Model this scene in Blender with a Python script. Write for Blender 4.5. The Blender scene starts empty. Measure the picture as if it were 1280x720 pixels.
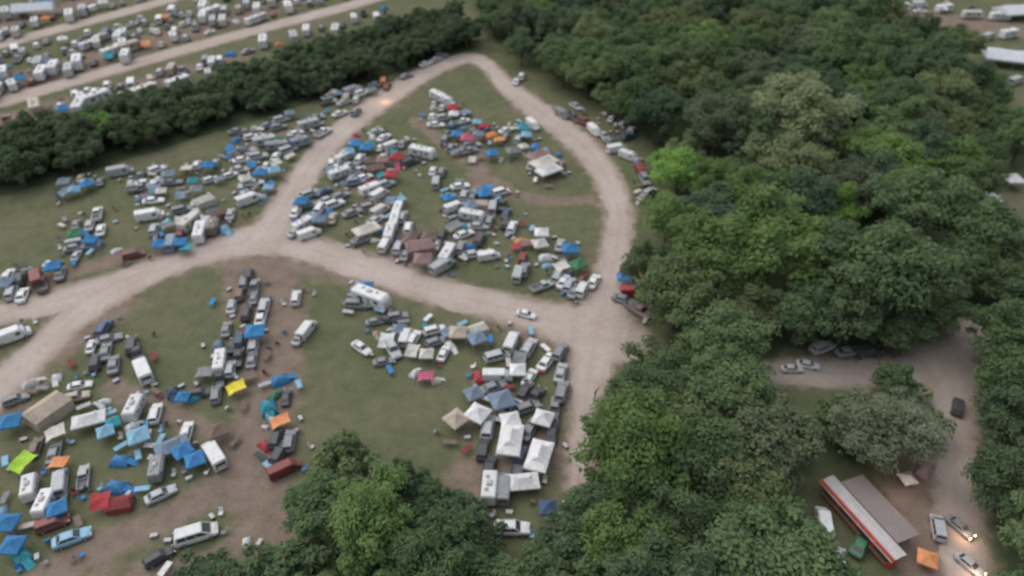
import bpy, math, random
import numpy as np
from mathutils import Vector, Matrix
random.seed(7); rng=np.random.default_rng(7)
scene=bpy.context.scene
COL=scene.collection
TH=math.radians(38.0); H=85.0; F=900.0
S_,C_=math.sin(TH),math.cos(TH)
# survey coordinates (s,t) of the plan -> metres on the ground
def G(u,v,z=0.0):
    x=(u-640)/F; y=(v-360)/F
    t=(H-z)/(S_+y*C_)
    return (x*t,(C_-y*S_)*t)
def P(x,y,z=0.0):
    d=y*C_+(H-z)*S_
    yy=(H-z)*C_-y*S_
    return (640+F*x/d,360+F*yy/d)
def pxm(v): return F*(S_+(v-360)/F*C_)/H
# ---------------------------------------------------------------- materials
def newmat(name):
    m=bpy.data.materials.new(name); m.use_nodes=True
    nt=m.node_tree; b=nt.nodes['Principled BSDF']; return m,nt,b
def noise(nt,scale,detail=3,coord='Object',rough=0.55):
    tc=nt.nodes.new('ShaderNodeTexCoord'); n=nt.nodes.new('ShaderNodeTexNoise')
    n.inputs['Scale'].default_value=scale; n.inputs['Detail'].default_value=detail
    n.inputs['Roughness'].default_value=rough
    nt.links.new(tc.outputs[coord],n.inputs['Vector']); return n.outputs['Fac']
def ramp(nt,fac,stops):
    r=nt.nodes.new('ShaderNodeValToRGB'); e=r.color_ramp.elements
    while len(e)<len(stops): e.new(0.5)
    for i,(p,c) in enumerate(stops):
        e[i].position=p; e[i].color=(c if len(c)==4 else (*c,1))
    nt.links.new(fac,r.inputs['Fac']); return r.outputs['Color']
def mul(nt,a,b,mode='MULTIPLY',f=1.0):
    m=nt.nodes.new('ShaderNodeMix'); m.data_type='RGBA'; m.blend_type=mode
    if isinstance(f,(int,float)): m.inputs[0].default_value=f
    else: nt.links.new(f,m.inputs[0])
    for s,k in ((a,6),(b,7)):
        if isinstance(s,tuple): m.inputs[k].default_value=(*s,1) if len(s)==3 else s
        else: nt.links.new(s,m.inputs[k])
    return m.outputs[2]
MAT={}
def objcol_mat(name,rough,spec,lo,hi,sc,coat=0):
    m,nt,b=newmat(name)
    oi=nt.nodes.new('ShaderNodeObjectInfo')
    c=ramp(nt,noise(nt,sc,4),[(0.3,(lo,lo,lo)),(0.7,(hi,hi,hi))])
    nt.links.new(mul(nt,oi.outputs['Color'],c),b.inputs['Base Color'])
    b.inputs['Roughness'].default_value=rough
    b.inputs['Specular IOR Level'].default_value=spec
    MAT[name]=m
objcol_mat('paint',0.42,0.4,0.82,1.05,1.2)
objcol_mat('fabric',0.85,0.2,0.75,1.08,1.5)
def plain(name,c,rough,spec=0.4,metal=0,em=None,var=0.25,sc=3):
    m,nt,b=newmat(name)
    cc=ramp(nt,noise(nt,sc,3),[(0.3,tuple(x*(1-var) for x in c)),(0.7,tuple(min(1,x*(1+var)) for x in c))])
    nt.links.new(cc,b.inputs['Base Color'])
    b.inputs['Roughness'].default_value=rough; b.inputs['Specular IOR Level'].default_value=spec
    b.inputs['Metallic'].default_value=metal
    if em: b.inputs['Emission Color'].default_value=(*em[0],1); b.inputs['Emission Strength'].default_value=em[1]
    MAT[name]=m
plain('glass',(0.06,0.065,0.07),0.25,0.5)
plain('tyre',(0.05,0.05,0.05),0.8)
plain('rim',(0.3,0.3,0.31),0.4,0.5)
plain('lamp',(0.6,0.6,0.58),0.2)
plain('lamp_lit',(1,0.8,0.55),0.3,em=((1,0.6,0.3),8))
plain('tail',(0.25,0.015,0.01),0.3)
plain('trim',(0.13,0.13,0.14),0.6)
plain('greytrim',(0.32,0.32,0.34),0.6)
plain('pole',(0.35,0.35,0.36),0.5)
plain('redwall',(0.42,0.06,0.035),0.6,sc=.5)
plain('whiteroof',(0.46,0.44,0.435),0.6,sc=1,var=.1)
plain('mauveroof',(0.25,0.205,0.20),0.7,sc=.6,var=.08)
plain('wood',(0.16,0.11,0.07),0.8)
plain('bark',(0.09,0.07,0.055),0.9)
# leaves
m,nt,b=newmat('leaf')
oi=nt.nodes.new('ShaderNodeObjectInfo')
c1=ramp(nt,noise(nt,0.30,2),[(0.32,(0.82,0.84,0.88)),(0.68,(1.2,1.16,1.05))])
col=mul(nt,oi.outputs['Color'],c1)
nt.links.new(col,b.inputs['Base Color']); b.inputs['Roughness'].default_value=0.85
b.inputs['Specular IOR Level'].default_value=0.1
tr=nt.nodes.new('ShaderNodeBsdfTranslucent'); nt.links.new(col,tr.inputs['Color'])
mx=nt.nodes.new('ShaderNodeMixShader'); mx.inputs[0].default_value=0.45
nt.links.new(b.outputs[0],mx.inputs[1]); nt.links.new(tr.outputs[0],mx.inputs[2])
nt.links.new(mx.outputs[0],nt.nodes['Material Output'].inputs['Surface'])
MAT['leaf']=m
# ---------------------------------------------------------------- geometry helper
class Geo:
    def __init__(s): s.v=[];s.f=[];s.m=[]
    def add(s,vs,fs,mat):
        o=len(s.v); s.v+= [tuple(p) for p in vs]; s.f+=[tuple(i+o for i in f) for f in fs]; s.m+=[mat]*len(fs); return s
    def merge(s,g,loc=(0,0,0)):
        o=len(s.v); s.v+=[(p[0]+loc[0],p[1]+loc[1],p[2]+loc[2]) for p in g.v]
        s.f+=[tuple(i+o for i in f) for f in g.f]; s.m+=g.m
    def mesh(s,name):
        me=bpy.data.meshes.new(name); me.from_pydata(s.v,[],s.f)
        names=list(dict.fromkeys(s.m))
        for n in names: me.materials.append(MAT[n])
        me.polygons.foreach_set('material_index',[names.index(x) for x in s.m]); me.update(); return me
    def loft(s,secs,mat,cap=True):
        n=len(secs[0]); vs=[p for q in secs for p in q]; fs=[]
        for i in range(len(secs)-1):
            for j in range(n):
                k=(j+1)%n; fs.append((i*n+j,i*n+k,(i+1)*n+k,(i+1)*n+j))
        if cap: fs.append(tuple(range(n-1,-1,-1))); fs.append(tuple((len(secs)-1)*n+j for j in range(n)))
        return s.add(vs,fs,mat)
    def box(s,c,d,mat,top=(1,1),bev=0.12):
        x,y,z=c; a,b_,h=d[0]/2,d[1]/2,d[2]/2
        def ring(zz,kx,ky,i): 
            A,B=a*kx-i,b_*ky-i; q=min(A,B)*bev
            return [(x-A+q,y-B,zz),(x+A-q,y-B,zz),(x+A,y-B+q,zz),(x+A,y+B-q,zz),(x+A-q,y+B,zz),(x-A+q,y+B,zz),(x-A,y+B-q,zz),(x-A,y-B+q,zz)]
        return s.loft([ring(z-h,1,1,0),ring(z+h*0.8,top[0],top[1],0),ring(z+h,top[0],top[1],min(a,b_)*0.08)],mat)
    def wheel(s,r,w):
        n=14
        def ring(y,rr): return [(rr*math.cos(2*math.pi*i/n),y,rr*math.sin(2*math.pi*i/n)) for i in range(n)]
        s.loft([ring(-w/2,r*0.92),ring(-w/3,r),ring(w/3,r),ring(w/2,r*0.92)],'tyre')
        s.loft([ring(-w/2-0.012,r*0.5),ring(-w/2+0.01,r*0.62)],'rim'); s.loft([ring(w/2-0.01,r*0.62),ring(w/2+0.012,r*0.5)],'rim')
        return s
    def rod(s,a,b_,r,mat,n=5,r2=None):
        a=Vector(a);b_=Vector(b_);d=(b_-a).normalized(); u=d.orthogonal().normalized(); w=d.cross(u); r2=r if r2 is None else r2
        f=lambda c,rr:[tuple(c+u*rr*math.cos(2*math.pi*i/n)+w*rr*math.sin(2*math.pi*i/n)) for i in range(n)]
        return s.loft([f(a,r),f(b_,r2)],mat)
def bodyloft(g,st,mat):
    secs=[]
    for x,zb,zt,w in st:
        c=min(0.14,(zt-zb)*0.3)
        secs.append([(x,-w*0.9,zb),(x,w*0.9,zb),(x,w,zb+c),(x,w,zt-c),(x,w*0.86,zt),(x,0,zt+0.03),(x,-w*0.86,zt),(x,-w,zt-c),(x,-w,zb+c)])
    g.loft(secs,mat)
def lerp(a,b,t): return tuple(a[i]*(1-t)+b[i]*t for i in range(3))
def inset(q,u0,u1,v0,v1,off):
    n=(Vector(q[1])-Vector(q[0])).cross(Vector(q[3])-Vector(q[0])).normalized()*off
    r=[]
    for u,v in ((u0,v0),(u1,v0),(u1,v1),(u0,v1)):
        p=Vector(lerp(lerp(q[0],q[1],u),lerp(q[3],q[2],u),v))+n; r.append(tuple(p))
    return r
def greenhouse(body,parts,x0,x1,X0,X1,zb,zt,wb,wt,splits=2):
    B=lambda x,y:(x,y*wb,zb); T=lambda x,y:(x,y*wt,zt)
    vs=[B(x0,-1),B(x1,-1),B(x1,1),B(x0,1),T(X0,-1),T(X1,-1),T(X1,1),T(X0,1)]
    body.add(vs,[(0,1,5,4),(1,2,6,5),(2,3,7,6),(3,0,4,7)],'paint')
    k=0.12
    vs=[(X0,-wt,zt),(X1,-wt,zt),(X1,wt,zt),(X0,wt,zt),(X0+k,-wt+k,zt+.05),(X1-k,-wt+k,zt+.05),(X1-k,wt-k,zt+.05),(X0+k,wt-k,zt+.05)]
    body.add(vs,[(0,1,5,4),(1,2,6,5),(2,3,7,6),(3,0,4,7),(4,5,6,7)],'paint')
    g=Geo(); g.add(inset([B(x1,-1),B(x1,1),T(X1,1),T(X1,-1)],.06,.94,.08,.92,.012),[(0,1,2,3)],'glass'); parts.append(('windscreen',g,(0,0,0)))
    g=Geo(); g.add(inset([B(x0,1),B(x0,-1),T(X0,-1),T(X0,1)],.08,.92,.15,.9,.012),[(0,1,2,3)],'glass'); parts.append(('rear_window',g,(0,0,0)))
    for sgn in (-1,1):
        q=[B(x0,-1),B(x1,-1),T(X1,-1),T(X0,-1)] if sgn<0 else [B(x1,1),B(x0,1),T(X0,1),T(X1,1)]
        g=Geo()
        for i in range(splits):
            a=.06+.88*i/splits+.015; b_=.06+.88*(i+1)/splits-.015
            g.add(inset(q,a,b_,.1,.9,.012),[(0,1,2,3)],'glass')
        parts.append(('side_window',g,(0,0,0)))
def common(parts,xf,xr,wx,r,hw,fz,rz,fw,lit=False):
    for x in wx:
        for y in (-hw,hw): parts.append(('wheel',Geo().wheel(r,0.24),(x,y,r)))
    for y in (-fw,fw):
        parts.append(('headlight',Geo().box((0,0,0),(0.14,0.34,0.16) if not lit else (.16,.4,.26),'lamp_lit' if lit else 'lamp'),(xf,y,fz)))
        parts.append(('tail_light',Geo().box((0,0,0),(0.10,0.22,0.22),'tail'),(xr,y*1.02,rz)))
def sedan(lit=False):
    b=Geo();p=[('body',b,(0,0,0))]
    bodyloft(b,[(-2.35,.45,.85,.76),(-2.2,.3,.97,.86),(-1.6,.24,1.0,.9),(0,.22,.97,.91),(1.0,.24,.95,.9),(1.8,.27,.87,.88),(2.2,.32,.74,.8),(2.35,.42,.6,.68)],'paint')
    greenhouse(b,p,-1.85,1.1,-1.15,.3,.96,1.42,.8,.62)
    common(p,2.26,-2.33,(1.42,-1.42),.33,.82,.66,.8,.6,lit); return p
def suv():
    b=Geo();p=[('body',b,(0,0,0))]
    bodyloft(b,[(-2.4,.5,1.0,.84),(-2.3,.36,1.12,.92),(-1.5,.32,1.14,.95),(0,.3,1.12,.95),(1.1,.32,1.1,.95),(1.9,.34,1.02,.93),(2.3,.4,.9,.86),(2.42,.5,.72,.75)],'paint')
    greenhouse(b,p,-2.28,1.15,-2.02,.45,1.11,1.72,.86,.72,3)
    for y in(-.6,.6): b.rod((-1.8,y,1.8),(.2,y,1.8),.025,'trim')
    common(p,2.33,-2.4,(1.45,-1.45),.38,.86,.82,1.0,.64); return p
def minivan():
    b=Geo();p=[('body',b,(0,0,0))]
    bodyloft(b,[(-2.5,.45,1.0,.88),(-2.4,.3,1.08,.95),(0,.26,1.08,.97),(1.5,.28,1.02,.96),(2.1,.32,.9,.92),(2.45,.42,.7,.78)],'paint')
    greenhouse(b,p,-2.4,1.75,-2.22,.75,1.05,1.78,.9,.76,3)
    common(p,2.33,-2.5,(1.55,-1.5),.34,.88,.74,.95,.66); return p
def pickup():
    b=Geo();p=[('body',b,(0,0,0))]
    bodyloft(b,[(-.55,.36,1.12,.95),(0,.34,1.12,.95),(1.3,.36,1.1,.95),(2.3,.38,1.04,.93),(2.7,.44,.92,.88),(2.82,.52,.75,.8)],'paint')
    greenhouse(b,p,-.5,1.45,-.3,.85,1.1,1.75,.86,.7)
    bed=Geo()
    bed.box((-1.65,0,.6),(2.2,1.8,.3),'trim',bev=.02)
    bed.box((-1.65,-.9,.85),(2.25,.1,.6),'paint',bev=.1); bed.box((-1.65,.9,.85),(2.25,.1,.6),'paint',bev=.1)
    bed.box((-2.75,0,.85),(.1,1.88,.58),'paint',bev=.1)
    p.append(('cargo_bed',bed,(0,0,0)))
    common(p,2.74,-2.8,(1.85,-1.75),.4,.86,.85,.9,.7); return p
def boxsec(x,w,zb,zt,c=.22):
    return [(x,-w+.05,zb),(x,w-.05,zb),(x,w,zb+.1),(x,w,zt-c),(x,w-c*.4,zt-c*.3),(x,w-c,zt),(x,0,zt+.04),(x,-w+c,zt),(x,-w+c*.4,zt-c*.3),(x,-w,zt-c)]
def panel(x0,x1,y,z0,z1,mat,th=.03):
    g=Geo(); s=1 if y>0 else -1
    g.box(((x0+x1)/2,y,(z0+z1)/2),(x1-x0,th,z1-z0),mat,bev=.2); return g
def trailer(L=7.0,W=2.4,Ht=2.85):
    b=Geo();p=[('body',b,(0,0,0))];h=L/2;w=W/2
    b.loft([boxsec(-h,w*.96,.6,Ht-.25),boxsec(-h+.15,w,.5,Ht),boxsec(h-.6,w,.5,Ht),boxsec(h-.15,w*.98,.5,Ht-.45),boxsec(h,w*.94,.6,Ht-.95)],'paint')
    b.box((0,-w,.95),(L*.8,.03,.2),'greytrim'); b.box((0,w,.95),(L*.8,.03,.2),'greytrim')
    for x,z in((-h*.5,0),(h*.35,0)):
        p.append(('roof_vent',Geo().box((0,0,0),(.5,.5,.16),'greytrim',(.8,.8)),(x,.3,Ht+.11)))
    p.append(('air_conditioner',Geo().box((0,0,0),(1.0,.75,.32),'whiteroof',(.8,.8)),(-.2,0,Ht+.19)))
    for y in(-w-.015,w+.015):
        p.append(('window',panel(-h*.6,-h*.3,y,1.5,2.1,'glass'),(0,0,0))); p.append(('window',panel(h*.4,h*.65,y,1.5,2.1,'glass'),(0,0,0)))
    p.append(('door',panel(-.1,.55,-w-.02,.7,2.35,'greytrim'),(0,0,0)))
    p.append(('window',Geo().add(inset([(h,-w*.8,1.3),(h,w*.8,1.3),(h-.16,w*.8,2.25),(h-.16,-w*.8,2.25)],.1,.9,.1,.8,.03),[(0,1,2,3)],'glass'),(0,0,0)))
    hg=Geo(); hg.rod((h-.1,-.6,.55),(h+1.1,0,.5),.05,'trim'); hg.rod((h-.1,.6,.55),(h+1.1,0,.5),.05,'trim'); hg.rod((h+1,0,.0),(h+1,0,.7),.04,'trim')
    p.append(('hitch',hg,(0,0,0)))
    p.append(('awning',Geo().rod((-h*.7,-w-.1,Ht-.35),(h*.6,-w-.1,Ht-.35),.09,'greytrim',8),(0,0,0)))
    for x in(-.75,.1):
        for y in(-w+.1,w-.1): p.append(('wheel',Geo().wheel(.35,.22),(x-.3,y,.35)))
    return p
def motorhome():
    b=Geo();p=[('body',b,(0,0,0))]
    b.loft([boxsec(-3.8,1.18,.6,2.85),boxsec(-3.65,1.22,.45,3.05),boxsec(1.6,1.22,.45,3.05)],'paint')
    b.loft([boxsec(1.55,1.18,1.9,3.03,.15),boxsec(2.6,1.12,1.95,2.95,.15),boxsec(3.0,1.0,2.05,2.6,.12)],'paint')
    bodyloft(b,[(1.55,.4,1.25,1.0),(2.7,.42,1.2,.98),(3.6,.45,1.05,.92),(3.8,.5,.8,.8)],'paint')
    greenhouse(b,p,1.6,2.95,1.62,2.4,1.2,1.93,.98,.9,1)
    b.box((-1,-1.225,1.0),(5,.03,.22),'greytrim'); b.box((-1,1.225,1.0),(5,.03,.22),'greytrim')
    p.append(('air_conditioner',Geo().box((0,0,0),(1.0,.75,.32),'whiteroof',(.8,.8)),(-1.2,0,3.24)))
    p.append(('roof_vent',Geo().box((0,0,0),(.5,.5,.16),'greytrim',(.8,.8)),(-2.8,.3,3.15)))
    for y in(-1.235,1.235):
        p.append(('window',panel(-3.2,-2.2,y,1.6,2.2,'glass'),(0,0,0))); p.append(('window',panel(-1.2,.2,y,1.6,2.2,'glass'),(0,0,0)))
    p.append(('door',panel(.5,1.15,-1.24,.7,2.4,'greytrim'),(0,0,0)))
    common(p,3.72,-3.85,(2.7,-2.2),.4,1.0,.9,1.1,.75); return p
def van():
    b=Geo();p=[('body',b,(0,0,0))]
    b.loft([boxsec(-2.9,.95,.45,2.1,.2),boxsec(-2.8,1.0,.35,2.3,.2),boxsec(1.3,1.0,.35,2.3,.2),boxsec(2.0,.97,.36,1.75,.2),boxsec(2.35,.95,.38,1.3,.15),boxsec(2.85,.9,.42,1.05,.12),boxsec(2.95,.8,.5,.85,.1)],'paint')
    q=[(2.36,-.9,1.3),(2.36,.9,1.3),(1.34,.82,2.26),(1.34,-.82,2.26)]
    p.append(('windscreen',Geo().add(inset(q,.06,.94,.06,.9,.05),[(0,1,2,3)],'glass'),(0,0,0)))
    for y in(-1.005,1.005):
        p.append(('side_window',panel(.6,1.35,y,1.25,1.85,'glass'),(0,0,0)))
    p.append(('rear_window',Geo().box((-2.93,0,1.6),(.03,1.4,.55),'glass'),(0,0,0)))
    common(p,2.88,-2.92,(1.9,-1.8),.36,.9,.8,1.0,.66); return p
def canopy(sx=3.0,sy=3.0,eave=2.1,peak=3.0):
    g=Geo();p=[('roof',g,(0,0,0))];a,b_=sx/2,sy/2
    def ring(k,z,n=4):
        pts=[]
        c=[(-a*k,-b_*k),(a*k,-b_*k),(a*k,b_*k),(-a*k,b_*k)]
        if k<.35 and abs(sx-sy)>1: 
            c=[(-(max(a-b_,0))-.05,-(max(b_-a,0))-.05),((max(a-b_,0))+.05,-(max(b_-a,0))-.05),((max(a-b_,0))+.05,(max(b_-a,0))+.05),(-(max(a-b_,0))-.05,(max(b_-a,0))+.05)]
        for i in range(4):
            p0,p1=c[i],c[(i+1)%4]
            pts.append((p0[0],p0[1],z)); pts.append(((p0[0]+p1[0])/2*.98,(p0[1]+p1[1])/2*.98,z-.05*k))
        return pts
    g.loft([ring(1.01,eave-.28),ring(1.0,eave),ring(.55,eave+(peak-eave)*.38),ring(.06,peak)],'fabric',cap=False)
    r=ring(.06,peak); g.add(r,[tuple(range(8))],'fabric')
    for x in(-a+.06,a-.06):
        for y in(-b_+.06,b_-.06): p.append(('leg',Geo().rod((0,0,0),(0,0,eave),.03,'pole'),(x,y,0)))
    return p
def dome(sx=3.0,sy=2.2,h=1.25):
    g=Geo();p=[('tent_fly',g,(0,0,0))];secs=[]
    for i in range(6):
        t=i/6*math.pi/2; k=math.cos(t)**1.15; z=h*math.sin(t)
        s=[]
        for j in range(16):
            a=2*math.pi*j/16; e=1/(abs(math.cos(a))**3+abs(math.sin(a))**3)**(1/3); rib=1.06 if j%4==2 else .86
            s.append((math.cos(a)*e*k*sx/2*rib,math.sin(a)*e*k*sy/2*rib,z+.02))
        secs.append(s)
    g.loft(secs,'fabric',cap=False); g.add(secs[-1]+[(0,0,h)],[(j,(j+1)%16,16) for j in range(16)],'fabric')
    # vestibule flap pegged out at one end
    g.add([(sx*.25,-.5,.85),(sx*.25,.5,.85),(sx*.78,.55,.03),(sx*.78,-.55,.03)],[(0,1,2,3)],'fabric')
    d=Geo(); d.add([(sx*.49+.03,-.45,.05),(sx*.49+.03,.45,.05),(sx*.40+.03,.3,.5),(sx*.40+.03,-.3,.5)],[(0,1,2,3)],'trim'); p.append(('door',d,(0,0,0)))
    pl=Geo()
    for sg in(1,-1):
        pts=[(math.cos(t)*sx*.48,sg*math.cos(t)*sy*.48,max(.02,math.sin(t)*(h+.03))) for t in [math.pi*i/8 for i in range(9)]]
        for i in range(8): pl.rod(pts[i],pts[i+1],.015,'pole',4)
    p.append(('tent_pole',pl,(0,0,0)))
    return p
def cabin(sx=4.5,sy=3.0):
    g=Geo();p=[('tent_wall',g,(0,0,0))];a,b_=sx/2,sy/2
    g.loft([[(-a,-b_,0),(a,-b_,0),(a,b_,0),(-a,b_,0)],[(-a*.96,-b_*.92,1.5),(a*.96,-b_*.92,1.5),(a*.96,b_*.92,1.5),(-a*.96,b_*.92,1.5)]],'fabric')
    r=Geo(); r.add([(-a,-b_,1.45),(a,-b_,1.45),(a,b_,1.45),(-a,b_,1.45),(-a*.8,0,2.3),(0,0,2.2),(a*.8,0,2.3),(0,-b_,1.5),(0,b_,1.5)],[(0,7,5,4),(7,1,6,5),(2,8,5,6),(8,3,4,5),(1,2,6),(3,0,4)],'fabric'); p.append(('tent_roof',r,(0,0,0)))
    p.append(('door',Geo().box((a*.98+.02,0,.75),(.04,.9,1.3),'trim'),(0,0,0)))
    return p
def tarp(sx=3.6,sy=3.0):
    g=Geo();p=[('tarpaulin',g,(0,0,0))];n=7;vs=[]
    for i in range(n):
        for j in range(n):
            x=i/(n-1)*2-1;y=j/(n-1)*2-1
            vs.append((x*sx/2*(1-.08*(1-y*y)),y*sy/2*(1-.08*(1-x*x)),1.9+.3*x-.25*(x*x-y*y)+.12*math.sin(5*x+3*y)*(1-x*x)))
    g.add(vs,[(i*n+j,(i+1)*n+j,(i+1)*n+j+1,i*n+j+1) for i in range(n-1) for j in range(n-1)],'fabric')
    for x in(-1,1):
        for y in(-1,1): p.append(('pole',Geo().rod((0,0,0),(0,0,1.9+.3*x),.025,'pole'),(x*sx/2,y*sy/2,0)))
    return p
def chair():
    g=Geo();p=[('seat',g,(0,0,0))]
    g.box((0,0,.42),(.55,.55,.05),'fabric'); g.loft([[(-.25,-.27,.44),(-.25,.27,.44),(-.29,.27,.44),(-.29,-.27,.44)],[(-.42,-.27,.95),(-.42,.27,.95),(-.46,.27,.95),(-.46,-.27,.95)]],'fabric')
    for x in(-.25,.25):
        for y in(-.27,.27): g.rod((x,y,0),(-x*.8,y,.62),.015,'pole',4)
    return p
def cooler():
    g=Geo();p=[('body',g,(0,0,0))]
    g.box((0,0,.2),(.8,.45,.38),'fabric'); g.box((0,0,.43),(.84,.49,.08),'whiteroof'); g.rod((-.42,-.2,.32),(-.42,.2,.32),.02,'trim'); g.rod((.42,-.2,.32),(.42,.2,.32),.02,'trim'); return p
def table():
    g=Geo();p=[('body',g,(0,0,0))]
    g.box((0,0,.73),(1.8,.75,.05),'fabric')
    for x in(-.8,.8):
        for y in(-.3,.3): g.rod((x,y,0),(x*.9,y,.71),.02,'pole',4)
    return p
SPEC={'car':(sedan,'parked_car','car','cars parked on the campground',2.6),
'suv':(suv,'parked_suv','suv','SUVs parked on the campground',2.6),
'minivan':(minivan,'parked_minivan','minivan','minivans parked on the campground',2.7),
'pickup':(pickup,'pickup_truck','pickup truck','pickup trucks parked on the campground',2.9),
'trailer':(trailer,'travel_trailer','camper trailer','camper trailers on the campground',3.6),
'strailer':(lambda:trailer(5.0,2.1,2.5),'small_travel_trailer','camper trailer','small camper trailers on the campground',2.8),
'rv':(motorhome,'motorhome','motorhome','motorhomes on the campground',4.0),
'van':(van,'parked_van','van','vans parked on the campground',3.1),
'canopy':(canopy,'pop_up_canopy','canopy','pop-up canopies on the campground',2.2),
'lcanopy':(lambda:canopy(5.6,3.3),'long_pop_up_canopy','canopy','long canopies on the campground',3.0),
'dome':(dome,'dome_tent','tent','dome tents on the campground',1.8),
'cabin':(cabin,'cabin_tent','tent','cabin tents on the campground',2.6),
'tarp':(tarp,'tarp_shelter','tarp','tarp shelters on the campground',2.2),
'chair':(chair,'camp_chair','chair','camp chairs around the tents',.6),
'cooler':(cooler,'cooler_box','cooler','cooler boxes around the tents',.6),
'table':(table,'folding_table','table','folding tables around the tents',1.1),
'litcar':(lambda:sedan(True),'car_with_headlights_on','car','',2.6)}
T={}
for k,(fn,*_) in SPEC.items():
    parts=fn(); allg=Geo(); ms=[]; cache={}
    for n,g,loc in parts:
        allg.merge(g,loc)
        key=(n,tuple(g.v[:6]),len(g.v))
        if key not in cache: cache[key]=g.mesh(k+'_'+n)
        ms.append((n,cache[key],loc))
    T[k]=(allg.mesh(SPEC[k][1]),ms)
C={'white':(.70,.70,.70),'silver':(.42,.44,.45),'grey':(.24,.25,.26),'black':(.075,.077,.083),'dark blue':(.07,.11,.18),'blue':(.06,.22,.45),
'light blue':(.24,.44,.58),'teal':(.05,.29,.36),'red':(.42,.06,.07),'dark red':(.22,.055,.055),'pink':(.50,.12,.20),'orange':(.66,.28,.13),'yellow':(.72,.58,.07),
'lime green':(.38,.60,.07),'green':(.07,.2,.11),'beige':(.47,.39,.32),'brown':(.19,.14,.12),'cream':(.57,.54,.49),'blue grey':(.20,.26,.33),'pinkish brown':(.31,.21,.2)}
placed=[]
def zone(u,v):
    if v<170-.33*u: return 'in the crowded trailer park'
    if v>640-.9*u and u<430 and v>330: return 'on worn grass among tents'
    if u>980: return 'beside the lane by the woods'
    if u>700 and u-700>(v-130)*.5 and v<420: return 'at the edge of the woods'
    if u>420 and v>395: return 'on grass near the dead-end road'
    if v>345: return 'on worn grass among tents'
    if u>420 or (u>360 and v>235): return 'on grass inside the road loop'
    return 'on grass beside the tree row'
NOUN={'car':'car','suv':'SUV','minivan':'minivan','pickup':'pickup truck','trailer':'camper trailer','strailer':'short camper trailer','rv':'motorhome','van':'van','canopy':'pop-up canopy','lcanopy':'long canopy','dome':'dome tent','cabin':'cabin tent','tarp':'tarp shelter','chair':'folding camp chair','cooler':'cooler box','table':'folding table','litcar':'car with headlights on'}
def put(kind,u,v,ang=0,col='white',s=1.0,world=None,head=None):
    zc={'trailer':1.5,'rv':1.5,'canopy':2.2,'lcanopy':2.2,'tarp':1.9,'van':1.2,'strailer':1.3,'cabin':1.0}.get(kind,.6)*s
    x,y=world if world else G(u,v,zc)
    if head is None:
        a=math.radians(ang); x2,y2=G(u+8*math.cos(a),v-8*math.sin(a),zc); x1,y1=G(u,v,zc); head=math.atan2(y2-y1,x2-x1)
        if kind=='dome': head+=random.uniform(-1.5,1.5)
    full,parts=T[kind]; _,name,cat,grp,r=SPEC[kind]
    c=C[col]; j=1+random.uniform(-.08,.08); c=(c[0]*j,c[1]*j,c[2]*j,1)
    sx=s*random.uniform(.85,1.15) if kind in('dome','tarp') else s
    mx=Matrix.Translation((x,y,.0))@Matrix.Rotation(head,4,'Z')@Matrix.Diagonal((sx,s,s,1))
    detail = pxm(v)>6.6 and kind not in('chair','cooler','table')
    if detail:
        o=bpy.data.objects.new(name,None); o.empty_display_size=.5; COL.objects.link(o); o.matrix_world=mx
        for n,me,loc in parts:
            k=bpy.data.objects.new(n,me); k.parent=o; k.location=loc; k.color=c; COL.objects.link(k)
    else:
        o=bpy.data.objects.new(name,full); COL.objects.link(o); o.matrix_world=mx
    o.color=c; o['label']=f"{col} {NOUN[kind]} {zone(u,v)}"; o['category']=cat
    if grp: o['group']=grp
    placed.append((x,y,r*s)); return o
# ---------------------------------------------------------------- roads
def dense(pts,step=2.5):
    out=[]
    P_=[pts[0]]+list(pts)+[pts[-1]]
    for i in range(1,len(P_)-2):
        a,b_,c,d=[np.array(q,float) for q in P_[i-1:i+3]]
        L=np.linalg.norm(c-b_); n=max(2,int(L/step))
        for k in range(n):
            t=k/n; out.append(.5*((2*b_)+(c-a)*t+(2*a-5*b_+4*c-d)*t*t+(-a+3*b_-3*c+d)*t**3))
    out.append(np.array(P_[-1],float)); return out
roads={
 'main_road':([(-60,405,22),(0,392,22),(60,378,23),(110,364,24),(180,342,25),(250,317,26),(300,303,32),(345,300,34),(400,315,30),(460,335,30),(530,358,30),(600,377,30),(660,391,33),(712,406,46),(750,418,62),(782,425,34)]),
 'fork_road':([(-30,510,36),(0,482,36),(40,446,32),(85,405,27),(130,372,25),(185,345,20)]),
 'loop_road':([(325,302,40),(345,275,34),(365,242,30),(392,203,26),(430,162,22),(480,124,20),(530,92,18),(562,78,15),(590,73,13),(612,84,14),(632,106,18),(662,130,22),(700,158,24),(740,194,27),(763,232,29),(774,270,30),(770,310,30),(762,350,36),(752,390,56),(746,420,66)]),
 'dead_end_road':([(748,400,76),(742,440,56),(735,480,38),(733,520,33),(726,565,27),(722,608,22)]),
 'wood_lane':([(960,468,24),(1000,464,28),(1050,467,28),(1110,466,28),(1160,460,34),(1192,438,34),(1214,412,24),(1226,390,16)]),
 'service_lane':([(1178,452,60),(1190,490,46),(1197,540,40),(1195,620,42),(1203,690,46),(1212,770,50)]),
 'trailer_park_road':([(-40,139,15),(0,128,15),(100,99,14),(230,62,13),(330,35,13),(430,9,12),(500,-12,11)]),
 'far_trailer_park_road':([(-40,66,9),(0,56,9),(60,40,9),(160,14,9),(220,-3,8),(300,-22,8)]),
}
m,nt,b=newmat('gravel')
g1=ramp(nt,noise(nt,.10,4),[(0.3,(.385,.312,.268)),(0.7,(.465,.402,.362))])
g2=ramp(nt,noise(nt,.9,5,rough=.7),[(0.3,(.88,.88,.88)),(0.7,(1.08,1.08,1.08))])
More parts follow.
